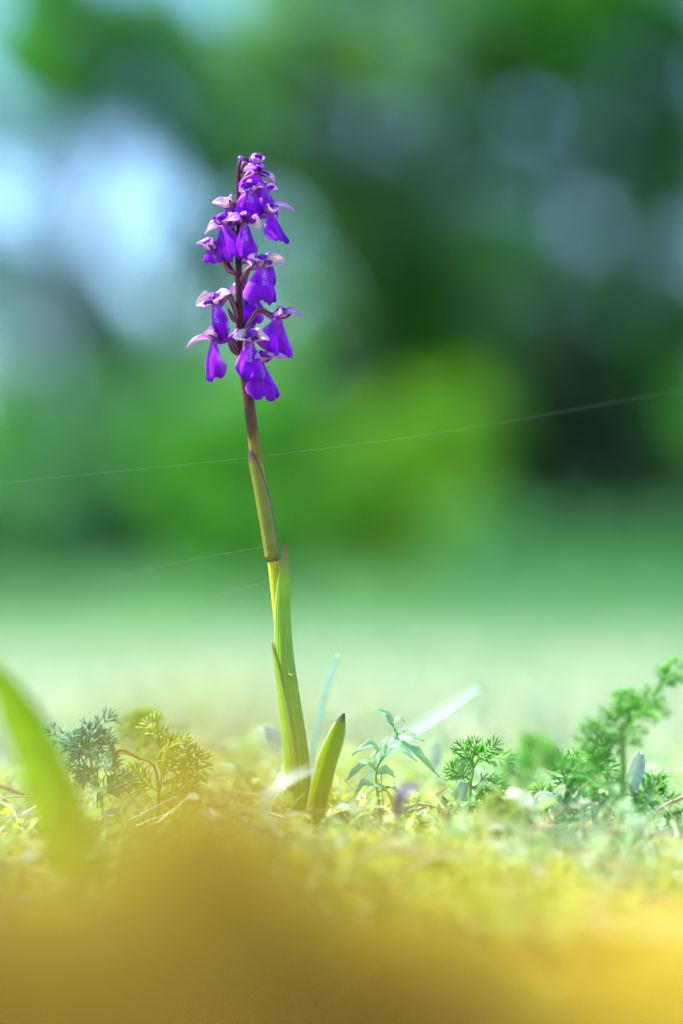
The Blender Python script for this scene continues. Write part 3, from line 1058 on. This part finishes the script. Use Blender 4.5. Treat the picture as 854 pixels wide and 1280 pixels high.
# throat px, yaw, row of the stalk where the ovary leaves it
flower((322, 206), 55, 212, lip_l=16, lip_w=11, phi=1.3, sep=14, sepw=5, hood=.85, spur=.6, seed=1, dy=-.002, roll=-20, sdir=(.6, .7, .5))
flower((322, 219), 40, 236, lip_l=27, lip_w=17, phi=1.0, sep=19, sepw=5, hood=.8, spur=.8, seed=2, dy=-.005, roll=18)
flower((313, 240), 15, 252, lip_l=29, lip_w=15, phi=.9, sep=16, sepw=6, hood=.9, spur=.6, seed=3, dy=-.006, roll=10, wings=(.7, 1))
flower((332, 242), 50, 258, lip_l=30, lip_w=17, phi=1.0, sep=18, sepw=5, hood=.9, spur=.7, seed=5, dy=.003, roll=-25)
flower((338, 268), 52, 276, lip_l=40, lip_w=19, phi=.85, sep=27, sepw=6, seed=6, dy=-.005, sdir=(.62, .72, .10), spur=1.1, hood=.9)
flower((285, 262), -55, 272, lip_l=22, lip_w=11, phi=1.2, sep=19, sepw=6, sepal='sepal_pale', seed=4, dy=-.004, roll=-8, sdir=(.6, .6, .25), hood=.75)
flower((306.5, 281), 2, 305, lip_l=43, lip_w=13.5, phi=1.55, sep=18, sepw=7, sepal='sepal_pale', seed=7, dy=-.0105, sdir=(.95, .25, -.05))
flower((280, 283), -38, 312, lip_l=44, lip_w=17, phi=.85, sep=21, sepw=6, seed=8, dy=-.006, roll=-14, lipswing=4)
flower((262, 314), -62, 341, lip_l=15, lip_w=9, phi=1.3, sep=18, sepw=7, seed=9, dy=-.004, roll=12, sepal='sepal', updown=-14, sdir=(.5, .7, .4), hood=.9)
flower((327, 335), 28, 352, lip_l=44, lip_w=18, phi=.9, sep=26, sepw=6.5, sepal='sepal_pale', seed=10, dy=-.009, sdir=(.75, .5, .30), roll=-6)
flower((337, 330), 68, 322, lip_l=28, lip_w=14, phi=1.0, sep=16, sepw=5, seed=11, dy=.004, spur=.7, hood=.8)
flower((270, 382), -22, 400, lip_l=42, lip_w=15, phi=1.05, sep=25, sepw=8, sepal='sepal_pale', seed=12, dy=-.008, sdir=(.9, .3, .22), roll=-16, updown=14)
flower((267, 427), -58, 440, lip_l=47, lip_w=20, phi=.8, sep=30, sepw=5.5, seed=13, dy=-.005, sdir=(.55, .8, .18), updown=2)
flower((313, 429), 14, 446, lip_l=46, lip_w=15, phi=1.05, sep=23, sepw=8, sepal='sepal_pale', seed=14, dy=-.0105, sdir=(.8, .4, .0), roll=14, hood=1.1)
flower((326, 455), 42, 462, lip_l=45, lip_w=19, phi=.85, sep=32, sepw=6, seed=15, lipswing=10, dy=-.003, sdir=(.6, .7, .26), roll=-4)
flower((348, 400), 50, 412, lip_l=44, lip_w=21, phi=.8, sep=30, sepw=6, seed=16, lipswing=14, dy=-.004, sdir=(.5, .85, .16), spur=1.3, updown=10)
flower((307, 366), 172, 385, lip_l=42, lip_w=12, phi=1.0, sep=18, sepw=6, seed=17, dy=.010, sdir=(.9, .2, .1))

# ------------------------------------------------------------------ feathery herbs
def lobe(geo, p, dirv, L, w, r):
    e = p + norm(dirv) * L + np.array([0, 0, L * r.uniform(-.1, .15)])
    pts = np.array([p, p * .6 + e * .4 + r.normal(0, L * .03, 3), p * .2 + e * .8, e])
    tube(geo, pts, np.array([.55, 1, .9, .25]) * w, 5, .55, ref=r.normal(size=3))


def frond(geo, spine_px, Y, lobe_l, r, pairs=7, w=1.0, start=.3, fan=3, spread_=.9, Yend=None, plump=1.45, Y0=None):
    """divided leaf: a rachis with fans of narrow lobes; sizes in photo pixels"""
    Ye = Y if Yend is None else Yend
    Ys = Y if Y0 is None else Y0          # every leaf starts on the stem
    pts = [P(x, y, Ys + (Ye - Ys) * i / (len(spine_px) - 1)) for i, (x, y) in enumerate(spine_px)]
    c = catmull(pts, 18)
    q = pxm(Y)
    w = w * plump
    lobe_l = lobe_l * 1.3
    pairs = pairs + 2
    tube(geo, c, np.linspace(1.3, .6, 18) * q * w * .8, 6)
    t = norm(np.gradient(c, axis=0))
    for k in range(pairs):
        s = start + (1 - start) * (k + .5) / pairs
        i = min(17, int(s * 17))
        side0 = norm(np.cross(t[i], np.array([.15 * r.normal(), -1, .3 * r.normal()])))
        for sg in (-1, 1):
            Ls = lobe_l * q * (1.05 - .45 * abs(s - .45)) * r.uniform(.8, 1.15)
            ax = norm(t[i] * .75 + sg * side0 * spread_ + r.normal(0, .18, 3))
            m = c[i] + ax * Ls * .45
            tube(geo, np.array([c[i], (c[i] + m) / 2, m]), .55 * q * w, 4)
            for j in range(fan):
                a = (j - (fan - 1) / 2) * .5
                dv = norm(ax + np.cross(ax, norm(np.cross(ax, side0) + 1e-6)) * a + r.normal(0, .15, 3))
                lobe(geo, m if j % 2 == 0 else c[i] * .4 + m * .6, dv, Ls * r.uniform(.55, .8), .95 * q * w, r)
    for j in range(3):
        lobe(geo, c[-1], t[-1] + side0 * (j - 1) * .5, lobe_l * q * .7, .9 * q * w, r)


def herb(label, stem_px, Y, fronds, mat, stem_w=2.2, seed=0, stem_mat='herb_stem', name='feathery_herb', cat='herb', group=None):
    r = np.random.default_rng(seed + 500)
    b = P(*stem_px[0], Y)
    b[2] = float(ground_z(b[0], b[1])) - .003
    t = thing(name, label, cat, b, group)
    pts = [P(x, y, Y) for x, y in stem_px]
    pts[0] = b
    c = catmull(pts, 20)
    build('stem', tube(Geo(), c, np.linspace(stem_w, stem_w * .6, 20) * pxm(Y) / 2 * 1.3, 9), M[stem_mat], t)
    more = []
    for fr in fronds:
        for _ in range(1):
            e = [(x + r.uniform(-13, 13) * i, y + r.uniform(-7, 9) * i) for i, (x, y) in enumerate(fr[0])]
            o_ = dict(fr[2]) if len(fr) > 2 else {}
            o_['dY'] = o_.get('dY', 0) + r.uniform(-.014, .016)
            more.append((e, fr[1], o_))
    for fr in list(fronds) + more:
        g_ = Geo()
        frond(g_, fr[0], Y + (fr[2].get('dY', 0) if len(fr) > 2 else 0), fr[1], r, Y0=Y, **{k: v for k, v in (fr[2] if len(fr) > 2 else {}).items() if k != 'dY'})
        build('leaf', g_, M[(fr[2] if len(fr) > 2 else {}).get('mat', mat)] if False else M[mat], t)
    return t


herb('small sharp feathery herb with narrow dark green leaflets between weed and taller herbs', [(585, 1075), (587, 1020), (588, 985), (592, 958)], -.002,
     [([(592, 960), (603, 945), (618, 932)], 14, dict(pairs=4, fan=2)),
      ([(592, 958), (585, 945), (577, 934)], 15, dict(pairs=3, fan=2)),
      ([(589, 975), (576, 969), (563, 962)], 13, dict(pairs=3, fan=2)),
      ([(589, 985), (605, 980), (624, 986)], 13, dict(pairs=4, fan=2)),
      ([(588, 1010), (605, 1002), (622, 998)], 15, dict(pairs=4, fan=2)),
      ([(588, 1018), (572, 1008), (560, 1012)], 13, dict(pairs=3, fan=2))], 'feather', 4, 1)
herb('soft blurred feathery herb with two green tufts left of the tallest herb', [(612, 1090), (638, 1030), (656, 985), (664, 962)], -.085,
     [([(652, 992), (648, 975), (646, 955)], 20, dict(pairs=5)), ([(664, 962), (668, 948), (674, 932)], 22, dict(pairs=5)),
      ([(660, 970), (680, 955), (690, 940)], 15, dict(pairs=4))], 'feather', 4, 2)
herb('tallest feathery herb with a thick pale green stem beside the white felted leaf', [(757, 1092), (768, 1050), (778, 1000), (779, 950), (776, 900)], -.045,
     [([(779, 950), (777, 920), (770, 890)], 20, dict(pairs=6)),
      ([(778, 930), (795, 895), (818, 868)], 17, dict(pairs=5, start=.45)),
      ([(790, 905), (785, 885), (783, 868)], 15, dict(pairs=4, dY=.005)),
      ([(778, 985), (755, 950), (732, 918)], 19, dict(pairs=6, start=.4)),
      ([(778, 1000), (745, 970), (708, 958)], 20, dict(pairs=6, dY=.01)),
      ([(777, 1010), (760, 995), (742, 1000)], 22, dict(pairs=6, start=.2, dY=.045)),
      ([(778, 1015), (795, 1000), (808, 985)], 18, dict(pairs=5, dY=.03)),
      ([(815, 872), (830, 850), (850, 832)], 15, dict(pairs=4))], 'feather', 8.5, 3)
herb('slanting pale feathery herb leaning under the plain leaf', [(655, 1078), (690, 1030), (718, 988), (730, 970)], .004,
     [([(690, 1030), (680, 1005), (678, 990)], 15, dict(pairs=5)), ([(700, 1015), (722, 1005), (742, 1012)], 17, dict(pairs=5)),
      ([(718, 988), (705, 970), (700, 950)], 17, dict(pairs=5)), ([(730, 970), (745, 955), (752, 930)], 16, dict(pairs=5)),
      ([(680, 1045), (700, 1040), (724, 1040)], 16, dict(pairs=5))], 'feather', 4, 4)
herb('low blue green feathery herb at the foot of the reddish runner', [(735, 1088), (728, 1055), (722, 1030)], -.012,
     [([(728, 1055), (708, 1040), (690, 1040)], 16, dict(pairs=5)), ([(722, 1030), (730, 1010), (745, 1000)], 16, dict(pairs=5)),
      ([(726, 1045), (750, 1035), (770, 1042)], 16, dict(pairs=5)), ([(722, 1030), (708, 1012), (700, 1005)], 14, dict(pairs=4))], 'feather_blue', 4, 5)
herb('dark feathery herb at the right edge behind the thick stem', [(805, 1080), (803, 1040), (806, 1005)], .02,
     [([(803, 1040), (790, 1015), (782, 1000)], 16, dict(pairs=5)), ([(806, 1005), (815, 990), (818, 975)], 16, dict(pairs=5)),
      ([(804, 1030), (825, 1010), (845, 1005)], 16, dict(pairs=5))], 'feather', 4, 6)
herb('blue green feathery tuft beside the broad yellow green grass blade', [(140, 1062), (128, 1010), (118, 970), (112, 945)], -.010,
     [([(114, 950), (102, 938), (90, 926)], 16, dict(pairs=5)), ([(113, 945), (112, 928), (112, 912)], 16, dict(pairs=5)),
      ([(114, 950), (125, 935), (136, 922)], 15, dict(pairs=5)), ([(118, 968), (104, 960), (92, 952)], 13, dict(pairs=4)), ([(118, 965), (130, 955), (140, 950)], 13, dict(pairs=4)),
      ([(122, 985), (112, 972), (103, 975)], 11, dict(pairs=4, fan=2)), ([(124, 1000), (140, 985), (158, 975)], 16, dict(pairs=5))], 'feather_blue', 4, 7)
herb('yellow green narrow leaved tuft standing between the brown leaf and orchid', [(192, 1060), (198, 1000), (203, 965)], .0,
     [([(203, 970), (200, 940), (196, 905)], 17, dict(pairs=3, fan=1, start=.5, spread_=.25, w=1.5)), ([(203, 965), (210, 945), (214, 930)], 15, dict(pairs=3, fan=1, spread_=.3, w=1.6)),
      ([(203, 970), (222, 950), (232, 932)], 15, dict(pairs=4, fan=2, w=1.3)), ([(204, 980), (230, 965), (248, 942)], 15, dict(pairs=4, fan=2, w=1.3)),
      ([(200, 990), (180, 978), (168, 962)], 15, dict(pairs=4, fan=2)), ([(200, 1000), (222, 985), (240, 985)], 15, dict(pairs=4, fan=2))], 'feather_yellow', 4, 8)
herb('faint blurred tuft behind the narrow leaved one', [(170, 1040), (172, 980), (175, 930)], .09,
     [([(174, 950), (165, 925), (160, 905)], 18, dict(pairs=4)), ([(175, 940), (180, 915), (185, 895)], 18, dict(pairs=4)), ([(174, 960), (190, 940), (200, 925)], 16, dict(pairs=4))], 'feather_yellow', 3, 9)
herb('low yellow green tuft in the moss right of the basal leaf', [(640, 1085), (625, 1050), (612, 1030)], -.06,
     [([(625, 1050), (605, 1035), (590, 1035)], 18, dict(pairs=5)), ([(618, 1040), (620, 1020), (628, 1005)], 18, dict(pairs=5)), ([(625, 1050), (645, 1035), (660, 1032)], 16, dict(pairs=5))], 'feather_yellow', 4, 10)

# ------------------------------------------------------------------ glossy toothed weed
b = P(478, 1060, .0)
b[2] = float(ground_z(b[0], b[1])) - .003
weed = thing('toothed_weed', 'glossy toothed leaved weed just right of the basal orchid leaf', 'weed', b)
build('stem', tube(Geo(), catmull([b, P(474, 1010), P(470, 965), P(480, 945), P(496, 922), P(490, 903)], 20), np.linspace(4, 2.2, 20) * PX / 2 * 1.2, 8), M['herb_stem'], weed)
wl_ = [
    ([(490, 906), (482, 893), (466, 887)], 6.5, (.2, -.5, 1), 0), ([(490, 905), (500, 898), (506, 902)], 4.5, (0, -.6, 1), .002),
    ([(496, 918), (508, 917), (530, 926)], 7, (0, -.6, 1), -.003), ([(493, 925), (495, 912), (491, 908)], 4, (-.6, -1, .3), -.001),
    ([(474, 940), (462, 932), (440, 944)], 7, (-.1, -.5, 1), -.002), ([(474, 935), (480, 928), (486, 920)], 4, (-.5, -1, .3), 0),
    ([(478, 945), (495, 932), (521, 952)], 11, (.0, -.8, .8), -.005), ([(470, 962), (455, 956), (432, 977)], 8, (-.1, -.4, 1), -.004),
    ([(495, 925), (520, 940), (549, 971)], 8.5, (.5, -.9, .5), .003), ([(474, 955), (470, 945), (476, 935)], 7, (-.2, -1, .1), .002),
    ([(470, 968), (482, 962), (494, 972)], 8, (.2, -.9, .4), .003), ([(473, 985), (455, 980), (443, 998)], 6, (-.3, -.6, 1), -.006), ([(474, 990), (490, 985), (506, 1000)], 6, (.3, -.6, 1), -.006)]
for i, (pp, w_, fc, dY) in enumerate(wl_):
    g = Geo()
    pts = [P(x, y, dY * (k / 2)) for k, (x, y) in enumerate(pp)]
    leaf_surf(g, pts, w_ * PX, face=fc, fold=.45, nu=9, nv=25, profile=[.15, .5, .85, 1, .95, .75, .5, .25, .02], lobes=(3.2, .30), curl=.25, wob=.15, seed=i)
    build('leaf', g, M['weed'], weed, solid=.00025)


# ------------------------------------------------------------------ single leaves, blades, stems
def blade_thing(name, label, cat, px, Y, w_px, mat, face=(0, -1, .2), fold=.3, profile=None, Yend=None, solid=.0003, ground=True, nv=24, tipmat=None, group=None, nu=7):
    Ye = Y if Yend is None else Yend
    pts = [P(x, y, Y + (Ye - Y) * i / (len(px) - 1)) for i, (x, y) in enumerate(px)]
    if ground:
        pts[0][2] = float(ground_z(pts[0][0], pts[0][1])) - .002
    g_ = Geo()
    leaf_surf(g_, pts, w_px * pxm(Y), face=face, fold=fold, nv=nv, profile=profile, nu=nu)
    o_ = build(name, g_, M[mat], solid=solid, base=pts[0])
    return tag(o_, label, cat, group)


GB = [.8, .95, 1, 1, .95, .85, .65, .35, .02]
blade_thing('grass_blade', 'broad bright yellow green grass blade out of focus before the moss bank', 'grass blade', [(125, 1180), (90, 1060), (50, 950), (12, 870), (-34, 800)], -.16, 31, 'blade', profile=GB, fold=.4)
blade_thing('grass_blade', 'narrow pale blue grass blade below the broad yellow green one', 'grass blade', [(120, 1130), (80, 1060), (40, 975), (10, 900)], -.10, 9, 'blade_blue', face=(-.8, -.6, .3), profile=GB)
blade_thing('grass_blade', 'thin bluish grass blade with a pale dried tip beside the basal leaf', 'grass blade', [(383, 1040), (392, 940), (404, 885), (416, 842), (424, 818)], .05, 8, 'blade_blue', face=(-.9, -.5, .3), profile=[.8, 1, 1, 1, .9, .8, .75, .6, .4])
blade_thing('grass_blade', 'blurred pale grass blade slanting up behind the toothed weed', 'grass blade', [(430, 990), (480, 945), (545, 897), (605, 856)], .11, 7, 'blade_blue', face=(-.5, -.8, .5), profile=[.8, 1, 1, 1, 1, .9, .8, .7, .5])
blade_thing('felted_leaf', 'oval white felted leaf upright behind the tallest feathery herb', 'leaf', [(792, 1075), (790, 1010), (789, 985), (795, 962), (800, 940)], .015, 11, 'felt', face=(.2, -1, .1), profile=[.12, .12, .14, .3, .75, 1, 1, .85, .4])
blade_thing('plain_leaf', 'plain dark green lance leaf angled up beside the thick stem', 'leaf', [(690, 1060), (712, 985), (735, 972), (765, 950)], -.02, 8, 'plain_leaf', face=(.3, -.7, .8), profile=[.12, .14, .3, .7, 1, 1, .8, .45, .03])
blade_thing('pale_leaf', 'pale oval leaf behind the small sharp feathery herb', 'leaf', [(588, 1060), (582, 1000), (578, 965), (582, 940)], .012, 13, 'pale_leaf', face=(.1, -1, .2), profile=[.1, .1, .12, .2, .6, 1, 1, .8, .2])
blade_thing('pale_leaf', 'pale leaf lying flat to the right of the small sharp herb', 'leaf', [(592, 1055), (596, 1000), (610, 978), (631, 984)], .010, 8, 'pale_leaf', face=(.1, -.8, .8), profile=[.1, .1, .12, .2, .7, 1, 1, .8, .2])
blade_thing('pale_leaf', 'small round pale leaf left of the small sharp herb', 'leaf', [(584, 1055), (580, 1010), (576, 995), (577, 975)], -.004, 7, 'pale_leaf', face=(0, -1, .2), profile=[.1, .1, .1, .2, .7, 1, 1, .9, .3])
blade_thing('pale_leaf', 'glossy pale leaf arching under the two tufted herb', 'leaf', [(668, 1070), (670, 1010), (682, 998), (705, 1012)], .0, 10, 'pale_leaf', face=(0, -.8, .8), profile=[.1, .1, .2, .4, .8, 1, .9, .6, .1])
blade_thing('pale_leaf', 'wide pale leaf low beside the reddish runner', 'leaf', [(770, 1090), (790, 1060), (815, 1040), (845, 1030)], -.01, 9, 'pale_leaf', face=(0, -.6, 1), profile=[.1, .2, .4, .7, 1, 1, .9, .6, .1])
blade_thing('pale_leaf', 'small whitish leaf blurred in front of the stalk foot', 'leaf', [(300, 1075), (330, 1010), (352, 980), (395, 958)], -.10, 9, 'pale_leaf', face=(0, -.7, 1), profile=[.1, .15, .3, .6, 1, 1, .9, .6, .1])
blade_thing('white_flower_petal', 'white blurred petal behind the stalk on its left side', 'petal', [(352, 1030), (347, 950), (338, 922), (326, 910)], .07, 11, 'white_petal', face=(.3, -.8, .6), profile=[.08, .08, .1, .2, .7, 1, 1, .8, .3])
blade_thing('white_flower_petal', 'white blurred petal behind the toothed weed on its right side', 'petal', [(540, 1030), (541, 970), (542, 950), (543, 925)], .09, 9, 'white_petal', face=(.1, -1, .3), profile=[.08, .08, .1, .2, .7, 1, 1, .8, .3])
blade_thing('fallen_petal', 'fallen lilac petal caught in the moss below the toothed weed', 'petal', [(492, 1060), (498, 1010), (508, 988), (524, 980)], -.085, 9, 'lilac', face=(0, -.8, .7), profile=[.08, .1, .3, .7, 1, 1, .9, .7, .3])
blade_thing('withered_leaf', 'curled brown withered leaf among the feathery tufts', 'leaf', [(200, 1030), (196, 968), (172, 948), (150, 942), (140, 958)], -.004, 5, 'dead', face=(0, -.7, 1), fold=.8, profile=[.2, .25, .3, .3, .35, .7, 1.2, 1, .3])
blade_thing('lilac_bud', 'tiny lilac bud above the blue green feathery tuft', 'bud', [(122, 1030), (122, 960), (124, 925), (126, 905)], .0, 4, 'lilac', profile=[.2, .2, .2, .2, .2, .2, 1, 1, .3])


def stem_thing(name, label, cat, px, Y, w_px, mat, ends=(1, .7), Yend=None, touch=True):
    Ye = Y if Yend is None else Yend
    pts = [P(x, y, Y + (Ye - Y) * i / (len(px) - 1)) for i, (x, y) in enumerate(px)]
    if touch:
        pts[0][2] = float(ground_z(pts[0][0], pts[0][1])) - .001
    c = catmull(pts, 26)
    rad = np.linspace(ends[0], ends[1], 26) * w_px * pxm(Y) / 2
    rad = rad * (1 + .12 * np.sin(np.linspace(0, 17, 26)))
    o_ = build(name, tube(Geo(), c, rad, 8), M[mat], base=pts[0])
    return tag(o_, label, cat)


stem_thing('runner_stem', 'thick reddish runner rising to the right edge behind the thick stem', 'runner', [(712, 1092), (745, 1058), (785, 1035), (830, 1008), (870, 990)], .012, 8, 'red_stem')
stem_thing('runner_stem', 'short reddish runner lying behind the slanting herb', 'runner', [(700, 1080), (728, 1058), (752, 1050)], .03, 7, 'red_stem')
stem_thing('runner_stem', 'blurred pink stem standing in the moss left of the small sharp herb', 'runner', [(566, 1080), (562, 1050), (556, 1010)], -.07, 7, 'red_stem', ends=(1, .8))
stem_thing('runner_stem', 'thin reddish stem arching over the golden moss left of the stalk', 'runner', [(360, 1060), (330, 1030), (290, 1012), (250, 1003), (218, 1004)], -.012, 3.4, 'red_stem')
stem_thing('twig', 'bare forked twig crossing behind the thin reddish stem', 'twig', [(150, 1062), (185, 1015), (215, 990), (255, 962)], .006, 3, 'straw')
stem_thing('twig', 'pale bent straw arching low in the moss at left', 'twig', [(152, 1070), (150, 1040), (138, 1030), (118, 1034)], -.006, 2.6, 'straw')
stem_thing('twig', 'white stub of cut straw in the moss right of the pink stem', 'twig', [(545, 1085), (549, 1060), (554, 1030)], -.01, 5, 'straw')

# ------------------------------------------------------------------ spider threads
def thread(label, px, Ys, r_=.00003, pts=None):
    w = [P(x, y, Y) for (x, y), Y in zip(px, Ys)]
    o_ = build('spider_thread', tube(Geo(), catmull(w, 40), r_, 5), M['silk'], base=w[0])
    return tag(o_, label, 'spider thread', 'spider threads on the orchid')


thread('long spider thread running left from the upper sheath', [(319, 571), (180, 586), (40, 600), (-140, 622)], [0, .005, .01, .02])
thread('long spider thread running right from the upper sheath', [(319, 571), (480, 551), (640, 526), (815, 494), (980, 462)], [0, .01, .03, .06, .09], .00004)
thread('short spider thread leading left from below the sheath ring', [(334, 683), (280, 692), (220, 704), (120, 726)], [0, .02, .03, .06])
thread('short spider thread leading left from the green sheath', [(344, 724), (310, 733), (260, 747), (180, 775)], [0, .02, .03, .06])
thread('short spider thread from the lowest left flower to the stalk', [(306, 497), (290, 482), (278, 474), (268, 460)], [-.001, -.003, -.004, -.005], .00005)
thread('curved spider thread hanging beside the left hand flowers', [(262, 262), (250, 290), (244, 330), (243, 352), (247, 372)], [-.004, -.004, -.004, -.004, -.006], .00005)
